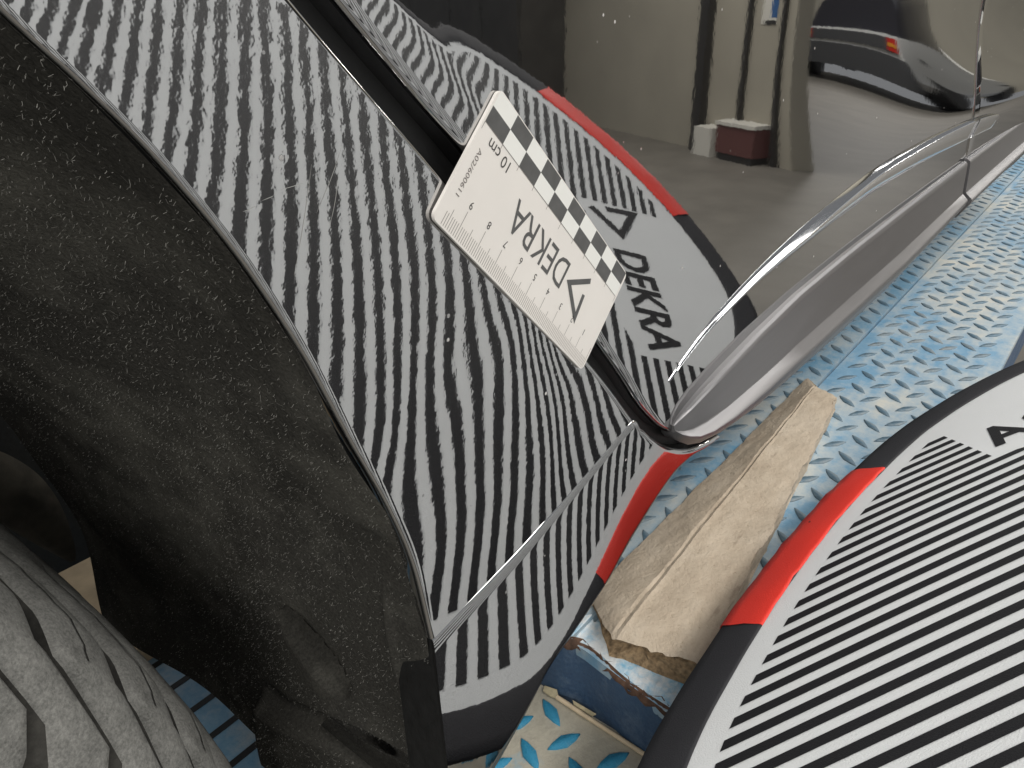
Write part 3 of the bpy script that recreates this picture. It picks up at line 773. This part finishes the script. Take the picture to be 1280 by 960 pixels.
def loz_mesh(name, L, Wd, hh, mat):
    out = [(-1, 0), (-0.62, 0.52), (0, 0.95), (0.62, 0.52), (1, 0), (0.62, -0.52), (0, -0.95), (-0.62, -0.52)]
    V = []
    for s, z in ((1.0, -0.3), (0.95, hh * 0.6), (0.86, hh)):
        V += [(x * L / 2 * s / 1000, y * Wd / 2 * s / 1000, z / 1000) for x, y in out]
    F = grid_faces(3, 8, False, True) + [tuple(range(16, 24))]
    me = bpy.data.meshes.new(name); me.from_pydata(V, [], F); me.update(); me.materials.append(mat)
    for p in me.polygons: p.use_smooth = True
    return me
def pix(P):
    d = Rm.transposed() @ (Vector(P) - CAM)
    if d.z > -20: return None
    return 640 + 960 * d.x / -d.z, 480 - 960 * d.y / -d.z, d.length
spots = []
def lattice(x0, x1, y0, y1, z, rot, parent, ox, oy, step, key, ja):
    n = int(max(x1 - x0, y1 - y0) / step) + 30
    ca, sa = math.cos(rot), math.sin(rot)
    for i in range(-n, n):
        for j in range(-n, n):
            for t in (0, 1):
                lx, ly = (i + 0.5 * t) * step + ox, (j + 0.5 * t) * step * 0.95 + oy
                x, y = lx * ca - ly * sa + x0, lx * sa + ly * ca + (y0 + y1) / 2
                if x0 + 12 < x < x1 - 12 and y0 + 9 < y < y1 - 9:
                    spots.append([x, y, z, rot + (math.radians(50) if t == 0 else math.radians(-36)), parent, key])
lattice(296, 2400, -84, 52.6, ZD, 0, deck_o, 0, 3, 34.4, 'd', 0)
lattice(296, 2400, 54.4, 330, ZD + 3.0, 0, deck_i, 6, 4, 34.4, 'd', 0)
lattice(80, 290, -230, 560, ZR, math.radians(13), ramp, 3, 9, 33, 'r', 1)
LM = {'d': loz_mesh('tread_lozenge', 25, 8.0, 1.1, M['deck_loz']), 'r': loz_mesh('tread_lozenge', 24, 9.5, 1.7, M['ramp_loz'])}
spots = [s for s in spots if not (s[5] == 'd' and s[0] < 318)]
def vis(s):
    p = pix(s[:3])
    if p is None or not (-20 < p[0] < 1300 and -20 < p[1] < 980): return 1e9
    if s[5] == 'r' and not (p[0] > 540 or p[0] < 330): return 1e8 + p[2]
    if s[5] == 'd' and s[1] < -75: return 1e8 + p[2]
    if s[1] > 170 and s[5] == 'd': return 1e8 + p[2]
    return p[2]
spots.sort(key=vis)
rest = {}
for n, (x, y, z, th, par, key) in enumerate(spots):
    if n < 300:
        o = bpy.data.objects.new('tread_lozenge', LM[key]); COL.objects.link(o); o.parent = par
        o.location = W((x, y, z)) - ROOT[par]; o.rotation_euler = (0, 0, th + rnd.uniform(-0.04, 0.04))
        o.scale = (rnd.uniform(0.94, 1.05), rnd.uniform(0.92, 1.06), 1)
    else: rest.setdefault(par, []).append((x, y, z, th, key))
for par, L in rest.items():
    V, F = [], []
    for x, y, z, th, key in L:
        me = LM[key]; c = len(V); ca, sa = math.cos(th), math.sin(th)
        for v in me.vertices: V.append((x + (v.co.x * ca - v.co.y * sa) * 1000, y + (v.co.x * sa + v.co.y * ca) * 1000, z + v.co.z * 1000))
        F += [tuple(i + c for i in p.vertices) for p in me.polygons]
    o = mesh('tread_lozenges_beyond', V, F, M['deck_loz' if L[0][4] == 'd' else 'ramp_loz'], par, True); o['kind'] = 'stuff'

# ------------------------------------------------------------------ wooden block on the platform
from mathutils import noise as mn
wb = thing('wooden_block', 'long worn wooden wedge block lying on the platform below the sill', 'wood block', (480, 25, ZD))
def wblock():
    # cross sections along the block: (bottom car side, top car side ridge, top outer edge, bottom outer edge)
    s0 = [(330, 66, ZD + 6), (297, 29, -341), (310, -24, -342), (306, -23, ZD + 1), (298, 30, ZD + 1)]
    s1 = [(728, 65, ZD + 6), (691, 47, -341), (680, 22, -342), (684, 23, ZD + 1), (694, 48, ZD + 1)]
    s0 = [Vector(p) for p in s0]; s1 = [Vector(p) for p in s1]
    NX = 90; cnt = [14, 18, 8, 6, 6]; V = []
    for i in range(NX + 1):
        t = i / NX
        ring = [a.lerp(b, t) for a, b in zip(s0, s1)]
        for e in range(5):
            for k in range(cnt[e]):
                p = ring[e].lerp(ring[(e + 1) % 5], k / cnt[e])
                nz = mn.noise(p * 0.035) * 1.6 + mn.noise(p * 0.15) * 0.8 + mn.noise(p * 0.5) * 0.35
                if e == 0: off = Vector((0, 0.5, 0.8)) * nz
                elif e == 1: off = Vector((0, 0, 1)) * nz
                elif e == 2: off = Vector((0, -1, 0.2)) * nz * 1.8
                else: off = Vector((0, 0, 0))
                if e == 1 and k == 0: off += Vector((0, 0, -1.3))
                if e == 1 and k == 1: off += Vector((0, 0, 0.5))
                endn = mn.noise(Vector((t * 3, p.y * 0.05, p.z * 0.03))) * 3 + mn.noise(Vector((7, p.y * 0.55, p.z * 0.3))) * 1.6
                if i == 0: off += Vector((endn, 0, 0))
                if i == NX: off += Vector((endn * 0.7, 0, 0))
                if (i < 3 or i > NX - 3) and e < 3: off += Vector((0, 0, -(3 - min(i, NX - i)) ** 2 * 0.28))
                V.append(p + off)
    m = sum(cnt); F = grid_faces(NX + 1, m, False, True)
    o = mesh('block_body', V, F, M['wood'], wb, True)
    md = o.modifiers.new('edges', 'EDGE_SPLIT'); md.split_angle = math.radians(16)
    # end grain
    for i, nm in ((0, 'end_grain'), (NX, 'end_grain')):
        ring = [V[i * m + k] for k in range(m)]; c = sum((Vector(r) for r in ring), Vector()) / m
        VV = [c + Vector((2 if i == 0 else -2, 0, 0))]
        for s in (0.35, 0.7, 1.0):
            for r in ring:
                p = c.lerp(Vector(r), s); q = mn.noise(p * 0.35) * 2.2 * (1 if s < 1 else 0)
                VV.append(p + Vector((q, 0, 0)))
        FF = [(0, 1 + k, 1 + (k + 1) % m) for k in range(m)] + [tuple(a + 1 for a in f) for f in grid_faces(3, m, False, True)]
        mesh(nm, VV, FF, M['wood_end'], wb, False)
wblock()

# ------------------------------------------------------------------ stick and flakes at the foot of the step
v, f = tube([(287.5, 62, ZR + 2.4), (286.5, 40, ZR + 2.6), (286.0, 15, ZR + 2.5), (285.2, -12, ZR + 2.5)], 1.5)
f = f + [tuple(range(8)), tuple(range(24, 32))]
tag(mesh('stick', v, f, M['stick'], None, True), 'thin pale stick lying along the foot of the blue step', 'stick')
def flake(pts, z, label, mt):
    c = Vector((sum(p[0] for p in pts) / len(pts), sum(p[1] for p in pts) / len(pts), 0)); n = len(pts)
    V = [(x, y, z + dz) for x, y, dz in pts] + [(x, y, z + dz - 0.8) for x, y, dz in pts]
    F = [tuple(range(n)), tuple(range(2 * n - 1, n - 1, -1))] + [(i, n + i, n + (i + 1) % n, (i + 1) % n) for i in range(n)]
    tag(mesh('paint_flake', V, F, mt), label, 'debris', 'flakes at the foot of the step')
flake([(291, 92, 9), (293, 86, 11), (286, 76, 3), (284, 78, 2), (287, 86, 5)], ZR + 1, 'pointed yellowish flake standing beside the sill corner', M['flake'])
flake([(289, 73, 3), (290.5, 64, 4), (287, 60, 1.5), (285.5, 66, 1.4), (286, 72, 1.6)], ZR + 1, 'small bent yellowish flake at the upper end of the stick', M['flake'])
flake([(291, 52, 2.5), (291, 34, 3), (289.4, 36, 1.4), (289.5, 50, 1.4)], ZR + 1, 'grey strip of dirt between stick and blue step', M['flake'])
V, F = box(128, 172, 300, 470, ZR + 1.8, ZR + 20)
o = mesh('wooden_plank', V, F, M['plank']); tag(o, 'pale plank end seen between tyre and wheel arch liner', 'plank')

# ------------------------------------------------------------------ measuring card
card = thing('measuring_card', 'white magnetic 10 cm measuring card with grey checks stuck across the door gap', 'measuring card', (190, -1, -73))
CO = Vector((240.1, 0, -95.1)); CA = Vector((-0.7049, 0, 0.7093)).normalized(); CB = Vector((-0.7093, 0, -0.7049)).normalized()
def CP(a, b, y): p = CO + CA * a + CB * b; return (p.x, y, p.z)
Wc, Lc = 40.8, 102.0
def rr(x0, x1, y0, y1, r, n=6):
    P = []
    for cx, cy, a0 in ((x1 - r, y1 - r, 0), (x0 + r, y1 - r, 90), (x0 + r, y0 + r, 180), (x1 - r, y0 + r, 270)):
        for k in range(n + 1):
            a = math.radians(a0 + 90 * k / n); P.append((cx + r * math.cos(a), cy + r * math.sin(a)))
    return P
out = rr(-0.3, Lc - 0.3, 0, Wc, 2.2); n = len(out)
V = [CP(a, b, -1.3) for a, b in out] + [CP(a, b, -0.25) for a, b in out]
F = [tuple(range(n)), tuple(range(2 * n - 1, n - 1, -1))] + [(i, n + i, n + (i + 1) % n, (i + 1) % n) for i in range(n)]
mesh('magnet_sheet', V, F, M['card_white'], card)
def quad_list(rects, y):
    V, F = [], []
    for a0, a1, b0, b1 in rects:
        c = len(V); V += [CP(a0, b0, y), CP(a1, b0, y), CP(a1, b1, y), CP(a0, b1, y)]; F.append((c, c + 1, c + 2, c + 3))
    return V, F
for i in range(10):
    for r in range(2):
        a0 = 0.9 + 10 * i; dark = (i + r) % 2 == 0
        v, f = quad_list([(a0, a0 + 10, 0.3 + 4.85 * r, 0.3 + 4.85 * (r + 1))], -1.34)
        mesh('check_field', v, f, M['card_grey' if dark else 'card_check_white'], card)
v, f = quad_list([(0.9, 100.9, 10.05, 10.22)] + [(0.9 + 10 * k - 0.08, 0.9 + 10 * k + 0.08, 10.2, 11.6 if k % 5 else 12.4) for k in range(11)], -1.36)
mesh('scale_line', v, f, M['card_ink_fine'], card)
tk = []
for k in range(0, 98):
    L = 8.2 if k % 10 == 0 else (5.6 if k % 5 == 0 else 3.9)
    tk.append((0.9 + k - 0.09, 0.9 + k + 0.09, Wc - 0.6 - L, Wc - 0.6))
v, f = quad_list(tk, -1.36); mesh('scale_ticks', v, f, M['card_ink_fine'], card)
def print_card(name, vs, fs, mt): mesh(name, [CP(a, b, -1.37) for a, b in vs], fs, mt, card)
for k in range(1, 10):
    vs, fs = glyphs(str(k), 0.9 + 10 * k - 0.9, None, Wc - 12.0, Wc - 9.7); print_card('numeral', vs, fs, M['card_ink'])
vs, fs = glyphs('10 cm', 84.4, 96.0, 11.6, 15.0); print_card('lettering', vs, fs, M['card_ink'])
vs, fs = glyphs('DEKRA', 36, 74.5, 16.6, 26.2, 0.0); print_card('lettering', vs, fs, M['card_grey'])
vs, fs = stroke([(20.5, 14.6), (32.2, 21.6), (19.5, 28.8), (20.8, 20.2)], 1.9); print_card('arrow_mark', vs, fs, M['card_grey'])
vs, fs = glyphs('A02/600611', 0, 14.5, 0, 1.7); print_card('lettering', [(98.2 - b, 16.6 + a) for a, b in vs], fs, M['card_ink_fine'])
